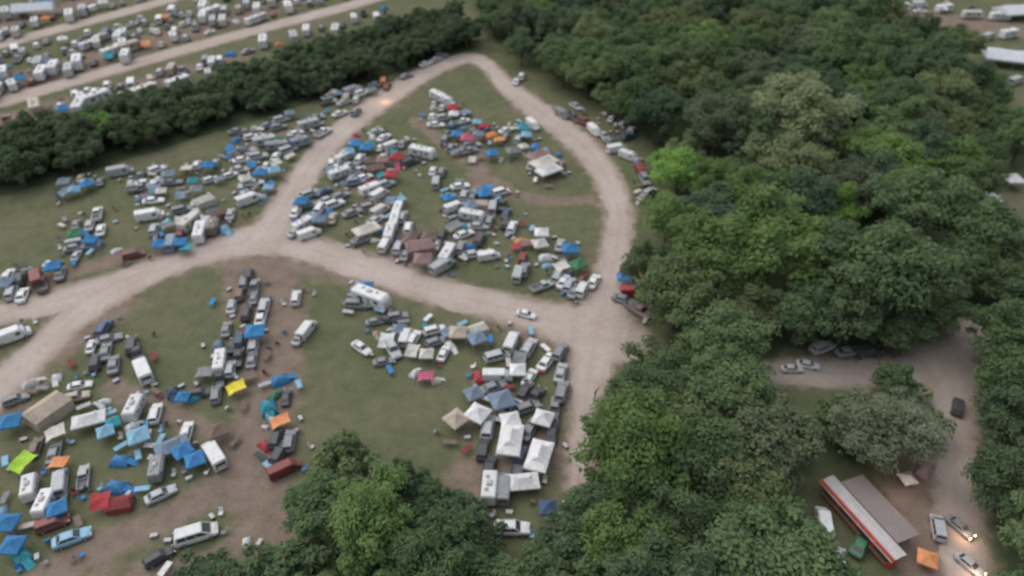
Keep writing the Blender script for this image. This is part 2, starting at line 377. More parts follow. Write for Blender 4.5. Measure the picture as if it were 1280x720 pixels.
at=nt.nodes.new('ShaderNodeAttribute'); at.attribute_name='tracks'
gg=mul(nt,mul(nt,g1,g2),at.outputs['Color'])
nt.links.new(gg,b.inputs['Base Color']); b.inputs['Roughness'].default_value=.95; b.inputs['Specular IOR Level'].default_value=.1
MAT['gravel']=m
roadsegs=[]
for i,(nm,pl) in enumerate(roads.items()):
    w=[]
    for (u,v,px) in pl:
        x,y=G(u,v); w.append((x,y,px/pxm(v)))
    d=dense(w,1.5); vs=[];fs=[];tk=[]
    off=rng.normal(0,.5,(len(d),2)); off[1:]=(off[1:]+off[:-1])*.6
    for k,p in enumerate(d):
        a=d[max(k-1,0)];c=d[min(k+1,len(d)-1)]; t=np.array([c[0]-a[0],c[1]-a[1]]);t/=np.linalg.norm(t)+1e-9;n=np.array([-t[1],t[0]])
        dd=P(p[0]+n[0],p[1]+n[1]);d0=P(p[0],p[1]);pp=P(p[0]+t[0],p[1]+t[1])
        tx,ty=pp[0]-d0[0],pp[1]-d0[1];nx,ny=dd[0]-d0[0],dd[1]-d0[1]
        cross=abs(tx*ny-ty*nx)/math.hypot(tx,ty); wid=min(p[2]*pxm(d0[1])/cross,15 if d0[1]>150 else 7.5)
        hw=wid/2; p2=np.array(p[:2])
        roadsegs.append((p2[0],p2[1],hw))
        for s,tv in ((-1,.90),(-.6,.985),(-.33,1.02),(0,.965),(.33,1.02),(.6,.985),(1,.90)):
            e=hw*s+(off[k,0] if s==-1 else off[k,1] if s==1 else 0)
            vs.append((p2[0]+n[0]*e,p2[1]+n[1]*e,.006+.005*i)); tk.append(tv*(.9 if nm in('wood_lane','service_lane') else 1))
    for k in range(len(d)-1):
        for q in range(6): fs.append((k*7+q,k*7+q+1,k*7+8+q,k*7+7+q))
    me=Geo().add(vs,fs,'gravel').mesh(nm)
    ca=me.color_attributes.new('tracks','FLOAT_COLOR','POINT'); ca.data.foreach_set('color',np.repeat(np.array(tk,dtype=np.float32),4))
    o=bpy.data.objects.new(nm,me); COL.objects.link(o)
    o['kind']='structure'; o['label']='pale compacted gravel road across the campground'; o['category']='road'
# ---------------------------------------------------------------- ground
def inpoly(x,y,poly):
    c=False;n=len(poly)
    for i in range(n):
        x1,y1=poly[i];x2,y2=poly[(i+1)%n]
        if (y1>y)!=(y2>y) and x<(x2-x1)*(y-y1)/(y2-y1)+x1: c=not c
    return c
W1=[(600,-60),(600,18),(640,50),(728,92),(800,140),(842,180),(845,240),(825,300),(840,350),(842,400),(795,470),(790,540),(765,590),(725,640),(700,665),(700,760),(985,760),(975,660),(990,575),(1070,545),(1145,535),(1150,500),(1070,508),(970,508),(935,450),(985,408),(1100,405),(1180,392),(1225,360),(1235,200),(1205,100),(1200,45),(1060,22),(1060,-60),(885,-60),(880,32),(838,32),(835,-60)]
W2=[(1268,420),(1262,560),(1262,640),(1285,760),(1340,760),(1340,300),(1285,330)]
W2B=[(1225,100),(1240,80),(1262,110),(1300,130),(1300,170),(1262,175),(1235,205),(1225,300),(1250,330),(1300,330),(1300,385),(1250,390),(1220,350),(1215,270)]
W3=[(395,580),(430,560),(465,575),(500,592),(560,615),(592,650),(610,715),(700,690),(715,760),(310,775),(330,735),(385,660)]
HG=[(-50,232),(0,218),(100,192),(250,148),(400,102),(500,70),(590,42),(575,12),(480,34),(380,66),(240,110),(100,148),(-50,182)]
dirt=[([(335,315),(352,380),(347,450),(335,510),(312,570),(335,660)],4.2),([(288,325),(296,390)],2.0),([(140,482),(230,525),(300,590)],2),([(310,590),(200,650),(90,700),(60,730)],2.8),
 ([(0,500),(60,440),(140,385)],4.5),([(200,330),(330,315),(460,345)],4.5),([(520,150),(640,240),(740,250)],2),([(610,395),(700,430)],2.5),([(590,600),(690,560)],4),([(420,190),(480,260),(520,320)],3.5),([(590,170),(600,260),(570,310)],2.5),([(60,350),(160,320)],2.5),([(300,190),(380,160)],2.5),
 ([(1120,560),(1150,600),(1160,660),(1170,720)],5),([(0,108),(440,-20)],7),([(0,150),(300,70)],4),([(0,30),(150,-10)],7),([(120,720),(260,700),(330,640)],1.5),([(860,35),(862,-40)],7),([(1070,5),(1280,40)],8)]
ds=[]
for pl,r in dirt:
    pts=dense([(*G(u,v),0) for u,v in pl],2)
    for p in pts: ds.append((p[0],p[1],r))
ds=np.array(ds); rs=np.array(roadsegs)
xs=np.concatenate([[-3000,-1500,-700,-350],np.arange(-230,231,1.5),[350,700,1500,3000]])
ys=np.concatenate([[-3000,-800,-200,0],np.arange(30,361,1.5),[450,700,1500,4000]])
X,Y=np.meshgrid(xs,ys); pv=np.stack([X.ravel(),Y.ravel()],1)
dv=np.zeros(len(pv)); rv=np.zeros(len(pv))
for i in range(0,len(pv),3000):
    q=pv[i:i+3000]
    d=np.hypot(q[:,None,0]-ds[None,:,0],q[:,None,1]-ds[None,:,1])/ds[None,:,2]; dv[i:i+3000]=np.clip(1.6-d.min(1),0,1)
    d=np.hypot(q[:,None,0]-rs[None,::2,0],q[:,None,1]-rs[None,::2,1])-rs[None,::2,2]; rv[i:i+3000]=np.clip(1-(d.min(1)+.2)/3.4,0,1)
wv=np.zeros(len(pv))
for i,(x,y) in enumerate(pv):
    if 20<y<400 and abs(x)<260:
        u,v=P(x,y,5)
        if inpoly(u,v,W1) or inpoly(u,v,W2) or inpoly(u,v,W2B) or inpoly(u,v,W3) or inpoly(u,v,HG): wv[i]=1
nx,ny=len(xs),len(ys)
fs=[(j*nx+i,j*nx+i+1,(j+1)*nx+i+1,(j+1)*nx+i) for j in range(ny-1) for i in range(nx-1)]
me=bpy.data.meshes.new('ground'); me.from_pydata([(x,y,0) for x,y in pv],[],fs)
ca=me.color_attributes.new('wear','FLOAT_COLOR','POINT')
ca.data.foreach_set('color',np.stack([np.maximum(dv*.95,rv*.85),wv,rv,np.ones(len(pv))],1).astype(np.float32).ravel())
m,nt,b=newmat('meadow')
at=nt.nodes.new('ShaderNodeAttribute'); at.attribute_name='wear'; sp=nt.nodes.new('ShaderNodeSeparateColor'); nt.links.new(at.outputs['Color'],sp.inputs[0])
n1=noise(nt,.05,5,rough=.6); n2=noise(nt,.35,5,rough=.7); n3=noise(nt,3,4,rough=.7)
grass=ramp(nt,n1,[(0.3,(.102,.118,.062)),(0.52,(.134,.137,.082)),(0.72,(.162,.15,.102))])
grass=mul(nt,grass,ramp(nt,n2,[(0.3,(.78,.84,.78)),(0.7,(1.2,1.14,1.15))]))
dirtc=ramp(nt,n2,[(0.3,(.17,.13,.102)),(0.7,(.25,.197,.16))])
def math_(op,a,b_):
    n=nt.nodes.new('ShaderNodeMath');n.operation=op
    for k,s in enumerate((a,b_)):
        if isinstance(s,(int,float)): n.inputs[k].default_value=s
        else: nt.links.new(s,n.inputs[k])
    return n.outputs[0]
mk=math_('ADD',sp.outputs[0],math_('MULTIPLY',math_('SUBTRACT',n2,.5),1.2))
mk=math_('ADD',mk,math_('MULTIPLY',math_('SUBTRACT',n1,.5),.7))
cm=ramp(nt,mk,[(0.22,(0,0,0)),(0.85,(1,1,1))])
c=mul(nt,grass,dirtc,'MIX',cm)
edge=ramp(nt,math_('ADD',sp.outputs[2],math_('MULTIPLY',math_('SUBTRACT',n2,.5),1.0)),[(0.5,(0,0,0)),(0.98,(1,1,1))])
c=mul(nt,c,(.37,.305,.26),'MIX',edge)
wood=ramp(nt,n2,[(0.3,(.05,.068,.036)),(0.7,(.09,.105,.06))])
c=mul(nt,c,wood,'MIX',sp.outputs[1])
c=mul(nt,c,ramp(nt,n3,[(0.3,(.80,.80,.80)),(0.7,(1.16,1.16,1.15))]))
nt.links.new(c,b.inputs['Base Color']); b.inputs['Roughness'].default_value=1; b.inputs['Specular IOR Level'].default_value=.05
me.materials.append(m); o=bpy.data.objects.new('ground',me);COL.objects.link(o);o['kind']='structure';o['label']='worn grass and dirt campground field';o['category']='ground'
# ---------------------------------------------------------------- trees
def tree_tmpl(seed,R=7,Hc=8.0,n_l=30,per=400,leaf=.36,flat=.75,low=.25,lo=.10,hi=.30):
    r=np.random.default_rng(seed); V=[]
    cents=[]
    for i in range(n_l):
        d=r.normal(size=3); d[2]=abs(d[2])*.9-low; d/=np.linalg.norm(d)
        k=r.uniform(.3,1.0); 
        cents.append((d[0]*R*k,d[1]*R*k,Hc+d[2]*R*flat*k,r.uniform(lo,hi)*R*(1.15-.4*k)))
    for cx,cy,cz,cr in cents:
        n=int(per*(cr/(.24*R))**2)+30
        d=r.normal(size=(n,3)); d/=np.linalg.norm(d,axis=1)[:,None]; d[:,2]=np.where(d[:,2]<-.5,-d[:,2],d[:,2])
        rad=cr*r.uniform(.5,1.5,n)
        pos=d*rad[:,None]*np.array([1,1,.8])+np.array([cx,cy,cz])
        nn=d+r.normal(0,.7,(n,3)); nn[:,2]+=.8; nn/=np.linalg.norm(nn,axis=1)[:,None]
        up=r.normal(size=(n,3)); a=np.cross(nn,up); a/=np.linalg.norm(a,axis=1)[:,None]; b_=np.cross(nn,a)
        s=leaf*r.uniform(.6,1.4,n)[:,None]
        q=np.stack([pos-a*s*.9,pos-b_*s*.55,pos+a*s,pos+b_*s*.6],1)
        V.extend(q.reshape(-1,3).tolist())
    Fc=[(i*4,i*4+1,i*4+2,i*4+3) for i in range(len(V)//4)]
    me=bpy.data.meshes.new('crown');me.from_pydata(V,[],Fc);me.materials.append(MAT['leaf'])
    g=Geo();pts=[(0,0,0),(.1,.1,Hc*.4),(0,.15,Hc*.75),(.1,0,Hc*1.15)];rr=[.42,.32,.24,.1]
    g.rod((0,0,-.2),pts[1],.45,'bark',9,.34)
    for i in(1,2): g.rod(pts[i],pts[i+1],rr[i],'bark',8,rr[i+1])
    for cx,cy,cz,cr in cents[:9]: g.rod(pts[1] if cz<Hc else pts[2],(cx,cy,cz),.16,'bark',5,.05)
    return me,g.mesh('trunk')
TT=[tree_tmpl(s,7,7.6+(s%3)*.5,62+s*2,210,.32,.74+.08*(s%3),.35) for s in range(1,8)]
TS=[tree_tmpl(s,4.2,3.7,38,160,.30,1.0,.55) for s in (21,22,23,24)]
GR=[(.138,.200,.108),(.146,.21,.108),(.164,.232,.115),(.126,.184,.104),(.185,.242,.122),(.118,.176,.112),(.205,.25,.13),(.146,.218,.104),(.162,.205,.128)]
trees=[]; nbig=[0]
def tree(x,y,R,col,small=False,lab=None):
    if not small:
        if nbig[0]>=298: return
        nbig[0]+=1
    tm=random.choice(TS if small else TT); s=R/(4.2 if small else 7)
    nm='hedgerow_tree' if small else 'broadleaf_tree'
    o=bpy.data.objects.new(nm,None);COL.objects.link(o)
    o.location=(x,y,0);o.rotation_euler=(0,0,random.uniform(0,6.28));o.scale=(s*random.uniform(.86,1.14),s,s*random.uniform(.82,1.12))
    j=random.uniform(.86,1.2)
    for n,me in(('crown',tm[0]),('trunk',tm[1])):
        k=bpy.data.objects.new(n,me);k.parent=o;COL.objects.link(k);k.color=(col[0]*j,col[1]*j,col[2]*j,1)
    o['label']=lab or ('dark green tree in the dense row beside the camp' if small else 'leafy green broadleaf tree in the woods')
    o['category']='tree';o['group']='trees in the long tree row' if small else 'trees of the woods around the campground'
    trees.append((x,y,R))
BR=(.23,.38,.11); MB=(.19,.285,.11); OL=(.265,.305,.18)
feat=[(850,205,7.5,BR),(1045,268,6.5,BR),(885,225,6,MB),(1000,150,11,OL),(985,205,9,(.23,.275,.15)),(970,300,11,MB),(905,320,9,MB),(900,120,8,GR[2]),(1100,190,8,MB),(800,80,7,MB),(1130,205,6,BR),
(835,275,6,MB),(815,345,5.5,GR[1]),(900,420,7,GR[2]),(830,470,6.5,GR[1]),(795,505,6,GR[1]),(905,480,7,GR[2]),(865,505,6,GR[4]),(960,545,7,(.185,.225,.135)),(930,590,6,GR[6]),(880,570,6.5,GR[1]),(780,668,5.5,MB),(830,640,6,GR[1]),(750,640,5.2,GR[0]),(1100,350,10,GR[1]),(1150,260,9,GR[1]),(1200,200,7,MB),(1215,330,7,GR[1]),(1180,385,5.5,GR[0]),(1120,408,5.2,GR[3]),(1000,400,5.5,GR[0]),(1060,395,6,GR[1]),
(430,572,5,GR[4]),(405,628,5.5,GR[1]),(465,650,5.5,MB),(475,708,5,MB),(385,705,5,GR[2]),(340,722,4.8,GR[1]),(500,605,4.4,GR[3]),(540,622,4.4,GR[0]),(575,640,4,GR[3]),(515,640,4.2,GR[3]),(560,665,4.5,GR[0]),(600,680,3.5,GR[3]),(540,705,5.5,GR[1]),(620,728,5,GR[0]),(690,705,5,GR[1]),(715,668,4.6,GR[3]),(1085,545,5.5,(.22,.26,.17)),(1128,548,5.2,(.25,.28,.20)),(1145,515,4.6,(.2,.24,.15)),(1060,520,5,GR[1]),(700,60,8,GR[0]),(790,90,9,GR[1]),(850,75,8,GR[2]),(1040,70,9,GR[1]),(1160,95,9,GR[3]),(640,20,6,GR[0]),(120,158,5,BR),(250,718,3.4,GR[3]),(290,728,3.6,GR[0]),(1120,478,4,GR[1]),(1262,480,6,GR[1]),(1265,600,6,GR[0])]
for u,v,R,c in feat: 
    x,y=G(u,v,R*1.1); tree(x,y,R,c,R<5.1)
def fill(poly,spacing,rlo,rhi,cols,n,small=False,cz=8):
    us=[G(u,v,cz) for u,v in poly]; x0,x1=min(p[0] for p in us),max(p[0] for p in us); y0,y1=min(p[1] for p in us),max(p[1] for p in us)
    c=0
    for _ in range(9000):
        x,y=random.uniform(x0,x1),random.uniform(y0,y1)
        u,v=P(x,y,cz)
        if not inpoly(u,v,poly): continue
        R=random.uniform(rlo,rhi)
        if any((x-a)**2+(y-b_)**2<((spacing*(.5*R+.5*r)/((rlo+rhi)/2)))**2 for a,b_,r in trees): continue
        if np.hypot(rs[:,0]-x,rs[:,1]-y).min()<4: continue
        tree(x,y,R,random.choice(cols),small); c+=1
        if c>=n: break
fill(HG,3.7,3.8,5.6,[(.12,.168,.098),(.128,.178,.10),(.138,.19,.105)],130,True,4.0)
fill(W2,7,5,7,GR[:4],14)
fill(W2B,6.5,4.6,5.8,GR[:4],12)
fill(W1,7.5,5.0,9.0,GR+[MB],240)
fill(W3,5.5,3.8,4.9,GR[:4],24,True,5)
fill([(340,700),(400,640),(480,600),(560,625),(605,690),(700,670),(740,760),(300,770)],4.2,2.0,2.9,GR[:3],34,True,2.5)
# ---------------------------------------------------------------- camp objects
L=[]
def A(s):
    for ln in s.strip().splitlines():
        for it in ln.split(';'):
            it=it.strip()
            if not it: continue
            k,u,v,a,*c=it.split(',')
            s_=1.0
            if len(c)>1: s_=float(c[1])
            L.append((k,float(u),float(v),float(a),c[0],s_))
A('''
tarp,85,238,20,blue grey; canopy,108,228,20,blue; canopy,92,236,10,light blue,.9; van,150,213,10,silver; car,182,229,5,white; canopy,210,216,10,blue grey; tarp,232,210,0,cream,.8; canopy,260,205,0,blue
car,192,251,5,white; van,187,268,10,white; cabin,255,251,20,cream; suv,228,263,15,grey; car,247,268,-60,silver; pickup,175,236,10,grey; car,215,228,5,grey
pickup,122,268,80,white; car,112,282,80,silver; car,126,288,80,white; suv,100,304,10,silver; canopy,113,298,0,blue,.9; car,95,310,10,grey; cabin,118,305,0,blue grey,.7
canopy,200,303,60,blue; van,214,302,70,blue grey; canopy,224,301,70,blue,.9; trailer,250,290,75,white,.9; van,258,279,80,silver; dome,281,286,0,light blue,1.2; cabin,270,268,20,brown; strailer,266,283,70,brown; car,288,268,80,silver; rv,238,277,40,cream,.85; tarp,231,309,0,teal,.8
car,297,164,10,grey; car,303,200,10,white; dome,305,186,0,blue grey; trailer,331,176,10,silver,.85; trailer,347,182,5,grey,.85; suv,323,196,10,silver; canopy,325,214,0,blue; canopy,342,211,10,light blue; van,311,248,20,white; car,318,229,10,white; trailer,386,155,15,silver,.85; car,370,167,20,white; suv,352,150,15,silver; car,396,147,10,grey; pickup,404,166,30,white; strailer,375,177,15,blue grey; car,345,196,60,white; minivan,360,188,20,silver; car,335,157,15,grey; canopy,362,140,10,blue grey,.9; dome,318,160,0,cream;car,300,212,5,silver
car,411,121,15,white; van,440,112,20,silver; suv,452,117,20,white; car,470,106,10,grey; van,479,101,80,orange,.8; car,430,128,20,silver; car,425,142,20,white; suv,445,140,50,grey; tarp,465,112,10,blue grey,.8; car,545,75,20,silver; car,532,80,20,white; suv,552,70,15,grey; car,484,108,60,dark red; car,508,95,20,grey
van,45,346,100,dark red; pickup,52,356,100,brown; canopy,65,331,10,blue; car,10,345,60,white; canopy,4,352,0,blue grey; suv,15,366,70,silver; car,28,369,70,white; suv,25,350,80,black; car,75,342,80,grey; van,14,418,20,white
trailer,548,120,-25,white,.85; van,558,125,-20,white,.9; canopy,566,133,0,red; canopy,567,141,0,white,.9; car,545,156,0,white; suv,555,148,10,silver; car,570,145,20,grey
canopy,571,166,0,blue; canopy,584,171,0,pink,1.1; canopy,598,166,0,blue grey; cabin,612,170,20,orange,.8; tarp,624,174,0,orange,.8; canopy,615,190,10,blue; canopy,640,187,10,grey; canopy,654,158,0,teal; van,666,155,-40,white,.9; canopy,658,167,0,light blue,.9; suv,590,182,10,silver; cabin,605,158,10,red,.7; car,633,163,20,white; suv,648,175,60,silver
trailer,528,190,-12,white,.95; lcanopy,680,201,20,cream,1.2; lcanopy,672,192,20,pinkish brown,1.1; lcanopy,686,211,20,white,1.1; car,663,207,80,silver; suv,700,208,70,pinkish brown
canopy,496,194,0,red; canopy,489,216,0,red; dome,497,205,0,pink; van,490,181,20,white,.85; car,470,165,20,silver; canopy,457,183,0,blue; canopy,444,178,0,blue; trailer,430,196,30,white,.8; canopy,435,188,10,light blue; trailer,425,216,20,white,.8; car,437,207,20,silver; suv,450,199,60,white; canopy,463,199,0,brown; cabin,470,211,10,brown; rv,464,236,20,white,.75; van,474,242,30,white,.85; suv,482,231,20,silver; car,503,180,60,grey; pickup,448,215,30,silver; car,455,222,20,white; suv,445,228,10,blue grey; canopy,478,198,0,pinkish brown; suv,513,203,20,black; car,480,172,30,white
van,545,227,80,silver,.85; suv,552,216,70,grey,.9; car,541,214,80,white,.9
suv,580,245,75,silver; van,568,258,20,white,.85; trailer,590,269,-10,white,.8; cabin,601,255,0,beige,.8; canopy,605,240,10,blue; pickup,628,257,80,black,.9; van,616,258,80,silver,.85; suv,632,280,70,black,.9; suv,612,277,70,grey,.9; car,591,247,60,grey; car,575,233,10,white; car,598,283,0,silver; canopy,588,255,10,blue grey
canopy,376,250,0,blue; car,386,256,10,grey; suv,400,261,60,white; car,410,250,20,silver; trailer,379,280,30,white,.75; van,386,291,20,white,.85; canopy,399,272,0,blue grey; lcanopy,458,285,20,cream; car,440,266,20,grey; suv,388,243,20,silver; car,404,240,30,dark blue; car,370,265,60,white; dome,412,265,0,blue; car,425,245,20,grey; suv,418,256,20,white; car,371,290,30,silver
trailer,497,262,70,white,.72; trailer,493,276,75,white,.78; trailer,487,291,75,white,.8; van,481,305,60,white,.8; van,475,262,30,cream,.85; car,470,275,30,silver; suv,503,272,70,silver; car,452,300,20,grey
cabin,525,309,10,pinkish brown,1.3; cabin,512,301,60,brown; canopy,536,294,0,brown; canopy,528,322,0,pinkish brown,1.2; car,508,318,60,grey; car,545,305,70,white; suv,498,310,70,silver
rv,560,317,60,white,.85; van,553,331,30,silver; suv,576,310,70,grey; dome,588,308,0,blue; car,592,318,10,silver; van,611,319,10,white,.8; car,580,293,20,white; suv,600,300,60,black
dome,650,301,0,orange; cabin,659,305,10,pinkish brown,.7; canopy,677,289,0,white; canopy,675,303,10,cream; canopy,713,309,0,blue,1.1; dome,682,321,0,white; dome,705,325,0,blue grey,.8; suv,640,285,70,white; tarp,645,308,0,red,.6
van,648,341,72,silver,.9; suv,655,338,72,grey; suv,697,346,65,silver; car,704,352,65,white; suv,711,357,65,silver; minivan,728,362,62,white; car,718,364,62,grey; car,742,352,60,white; car,658,393,-15,white,.8
car,645,102,80,white; suv,652,96,70,white; van,703,141,-30,grey,.9; pickup,716,147,-30,black; suv,730,153,-20,dark red; van,743,162,-40,white,.9; car,755,170,-40,silver; van,771,185,10,white,.9; van,786,194,-20,white,.9; van,801,213,-60,dark red,.9; suv,812,241,30,silver; car,806,246,30,grey; suv,790,340,0,red; van,792,364,0,red,.85; canopy,779,345,0,blue,.8; car,800,352,0,grey; pickup,798,388,-30,pinkish brown; car,720,133,-30,silver; car,763,178,-30,grey;suv,806,225,-60,grey; car,780,375,-20,grey
trailer,464,372,-20,white,1.05; canopy,458,356,0,blue,.8; car,444,362,60,grey; suv,447,381,0,grey
suv,370,373,80,white,.9; van,383,411,52,white,.85; car,375,422,55,silver,.9
suv,330,384,78,silver; car,326,397,78,white; canopy,318,412,80,blue,1.1; suv,311,344,80,black,.9; suv,305,354,80,grey,.9; pickup,318,360,80,grey,.9; suv,300,368,80,brown,.9; trailer,275,452,82,white,.75; pickup,275,474,85,black,.85; suv,270,494,85,grey,.85; pickup,298,448,78,black,.85; suv,300,425,80,dark blue,.9; car,291,432,80,black,.9; suv,317,432,80,silver,.9; car,315,450,80,grey,.9; suv,308,392,80,black,.9; car,283,412,80,grey,.9; tarp,255,465,0,grey,.8; suv,288,462,80,silver,.85
suv,165,432,85,black; van,178,461,112,white,1.1; pickup,172,442,110,black,.9; suv,130,411,60,dark blue; suv,120,453,80,black,.9; car,142,456,85,grey; car,132,440,80,grey
tarp,295,484,20,yellow,.8; suv,250,492,10,black,.8; canopy,228,495,0,blue,.7; dome,215,490,0,dark blue; dome,242,497,0,teal,.7
dome,350,474,0,blue,1.1; dome,335,508,0,teal,1.35; tarp,350,526,20,orange,.75; suv,345,548,75,black,.9; dome,331,556,0,red,.8; van,355,585,25,dark red,.8; suv,350,567,60,black,.9; suv,362,552,80,grey,.9; car,358,497,80,black,.8; dome,343,494,0,green,.8
van,267,567,122,white,1.0; canopy,243,573,20,blue,.9; lcanopy,214,556,22,blue grey,.85; canopy,227,562,30,blue,.9; canopy,172,543,20,light blue,1.0; canopy,131,538,20,light blue,.8; lcanopy,110,523,15,white,.85; tarp,105,529,15,green,.8; dome,150,575,0,blue; dome,145,608,0,blue,1.15; pickup,105,597,85,silver,.8; van,75,601,85,silver,.85; tarp,72,578,0,orange,.7; strailer,37,609,83,white,.85; tarp,28,577,40,lime green,.9; cabin,60,512,35,beige,1.35; canopy,12,525,10,blue; dome,70,472,0,white,.8; car,201,618,25,silver,.9; cabin,150,630,10,dark red,.75; minivan,66,655,20,dark red,.85; car,90,672,20,light blue; canopy,8,652,0,blue,.9; canopy,14,680,0,blue,.9; dome,26,694,0,teal; minivan,246,668,17,white,1.1; suv,199,697,30,black,.8; car,326,704,40,white,.8; dome,308,677,0,white,.6; canopy,140,527,20,teal,.7; suv,45,560,70,brown,.8; car,100,482,10,white,.8;suv,20,500,20,grey,.8
car,452,435,-35,white,.9; suv,491,437,-60,silver; van,507,420,70,white,.8; suv,517,424,60,white,.9; canopy,533,441,0,cream,.8; dome,563,431,0,white,.8; canopy,572,414,0,beige; canopy,596,421,20,blue grey; cabin,597,412,20,cream,.8; car,470,402,10,grey,.8; car,485,400,0,black,.8; suv,497,396,10,grey,.8; dome,470,417,0,beige,.6; suv,545,428,20,grey,.8; car,480,452,10,grey,.8
tarp,532,470,0,pink,.7; dome,518,466,0,white,.7; dome,545,475,0,cream,.7
van,640,426,65,white,.9; suv,661,435,60,silver; car,683,452,52,white; canopy,647,461,0,white,.9; van,622,469,0,white,.85; canopy,679,521,-15,white; lcanopy,674,568,72,white,1.0; lcanopy,653,601,5,white,.85; strailer,612,609,85,white; van,630,609,85,grey,.9; lcanopy,638,548,80,white,1.05; canopy,638,524,10,white; canopy,597,515,-25,white,1.1; canopy,570,522,-40,beige,1.05; canopy,627,498,15,blue grey,1.2; suv,656,490,60,black,.9; suv,702,490,75,grey; pickup,668,497,50,black,.9; suv,604,562,80,black,.9; pickup,648,577,80,dark blue,.9; suv,640,661,0,white; canopy,685,633,0,dark blue,.8; car,701,466,75,silver; suv,660,510,20,grey,.9; car,641,508,40,silver; pickup,693,512,80,grey,.85; car,617,484,20,grey; suv,610,535,80,silver; car,690,540,80,black; car,662,472,60,white,.9; suv,700,440,60,grey; car,612,585,80,black;car,662,537,60,grey
car,1010,456,-10,white,.8; car,990,461,0,cream,.8; suv,1028,435,20,silver; suv,1197,509,80,black,.85; minivan,1172,660,100,silver,.85; van,1030,652,100,white,.85; suv,1040,700,60,silver; car,1060,440,10,grey; suv,1085,440,10,black; car,1048,718,70,white; van,1236,249,-20,white,1.2; suv,1252,285,-40,silver; canopy,1268,222,0,white,1.3; trailer,1256,305,-30,white; trailer,1180,10,10,white; trailer,1098,3,0,white; trailer,1070,5,0,silver; trailer,1125,8,0,white; car,1150,14,0,white; trailer,1215,18,0,cream; trailer,1250,20,0,white; van,1235,45,20,silver; rv,1262,42,10,white; van,1270,100,20,silver; van,1150,5,0,white; car,1076,680,60,green; canopy,1160,697,-20,orange,.8; dome,1155,588,0,pinkish brown; canopy,1135,597,10,cream,.7; car,862,12,80,grey; van,868,-4,80,silver
''')
for it in L: put(*it)
lc=put('litcar',1200,659,-40,'grey',.8); lc['label']='grey car with bright headlights driving on the lane'
lc2=put('litcar',1212,706,-40,'silver',.8); lc2['label']='silver car with bright headlights on the gravel lane'
def ok(x,y,r,k=.62):
    return not any((x-a)**2+(y-b_)**2<((r+c)*k)**2 for a,b_,c in placed)
def onroad(x,y,mg=.3):
    d=np.hypot(rs[:,0]-x,rs[:,1]-y)-rs[:,2]; return d.min()<mg
rows=[(128,-.281,-19,520,8),(128,-.281,-45,420,8),(128,-.281,22,480,13),(56,-.262,-15,260,9),(56,-.262,15,330,9),(56,-.262,-38,180,9),(128,-.281,-32,460,9),(128,-.281,34,300,22)]
for y0,sl,off,xm,st in rows:
    u=-12
    while u<xm:
        v=y0+sl*u+off+random.uniform(-6,6)
        if v>-8:
            kind=random.choices(['trailer','rv','van','pickup','suv','canopy','strailer','car','dome','tarp'],[6,3,3,3,4,2.5,3,4,1.5,1])[0]
            if kind in('canopy','dome','tarp'): col=random.choice(['blue','light blue','white','cream','red','blue grey','blue','teal','orange'])
            elif kind in('trailer','rv','strailer'): col=random.choices(['white','cream','silver','beige'],[8,4,3,1])[0]
            else: col=random.choice(['white','silver','grey','black','grey','dark blue','white','dark red','silver','beige','white'])
            x,y=G(u,v,1); r=SPEC[kind][4]
            s=random.uniform(.85,1.2)
            if ok(x,y,r*s,.54) and not onroad(x,y,1.5): put(kind,u,v,random.choice([60,70,75,80,85,100,20,110]),col,s)
        u+=st*random.uniform(.5,1.5)
cl=[(330,180,45,28,14),(100,230,30,10,5),(200,230,50,18,10),(240,285,50,20,12),(110,290,22,22,6),(320,230,20,22,6),(450,200,45,35,18),(390,265,30,28,12),(485,275,30,35,8),(600,175,60,25,14),(600,262,50,28,13),(560,140,25,22,6),(680,200,25,18,4),(560,310,60,22,10),
(310,390,28,50,5),(290,455,25,35,4),(150,440,40,28,4),(40,355,35,18,5),(640,490,60,50,10),(630,570,45,50,6),(520,425,70,25,8),(120,560,110,70,8),(40,660,45,40,3),(345,545,22,45,4),(750,165,40,25,5),(440,125,35,18,10),(700,340,35,25,5),(680,310,40,20,5),(240,545,40,30,2),(50,500,50,25,2),(792,365,10,35,3),(150,320,60,10,3),(270,215,60,14,6),(1170,10,110,12,10)]
for cu,cv,ru,rv_,n in cl:
    c=0
    for _ in range(n*8):
        a=random.uniform(0,6.28);q=math.sqrt(random.random());u=cu+ru*q*math.cos(a);v=cv+rv_*q*math.sin(a)
        kind=random.choices(['car','suv','pickup','minivan','canopy','dome','tarp','strailer','cabin'],[4,4,1.5,1.5,3.5,3,3,.8,1])[0]
        if kind in('canopy','dome','tarp','cabin'): col=random.choices(['blue','light blue','blue grey','cream','white','grey','brown','teal','green','red','orange'],[4,2,4,3,2.5,3,2,1,1.2,.8,.4])[0]
        else: col=random.choices(['white','silver','grey','black','dark blue','dark red','beige'],[8,6,4,2.5,1.5,1,1])[0]
        s=random.uniform(.75,.98) if kind not in('dome','tarp','cabin') else random.uniform(.55,.95)
        x,y=G(u,v,.6); r=SPEC[kind][4]*s
        if ok(x,y,r,.64) and not onroad(x,y,1.5): put(kind,u,v,random.choice([15,20,65,75,80]),col,s); c+=1
        if c>=n: break
big=[p for p in placed if p[2]>1.6]
cnt={'chair':0,'cooler':0,'table':0}; mxn={'chair':230,'cooler':150,'table':130}
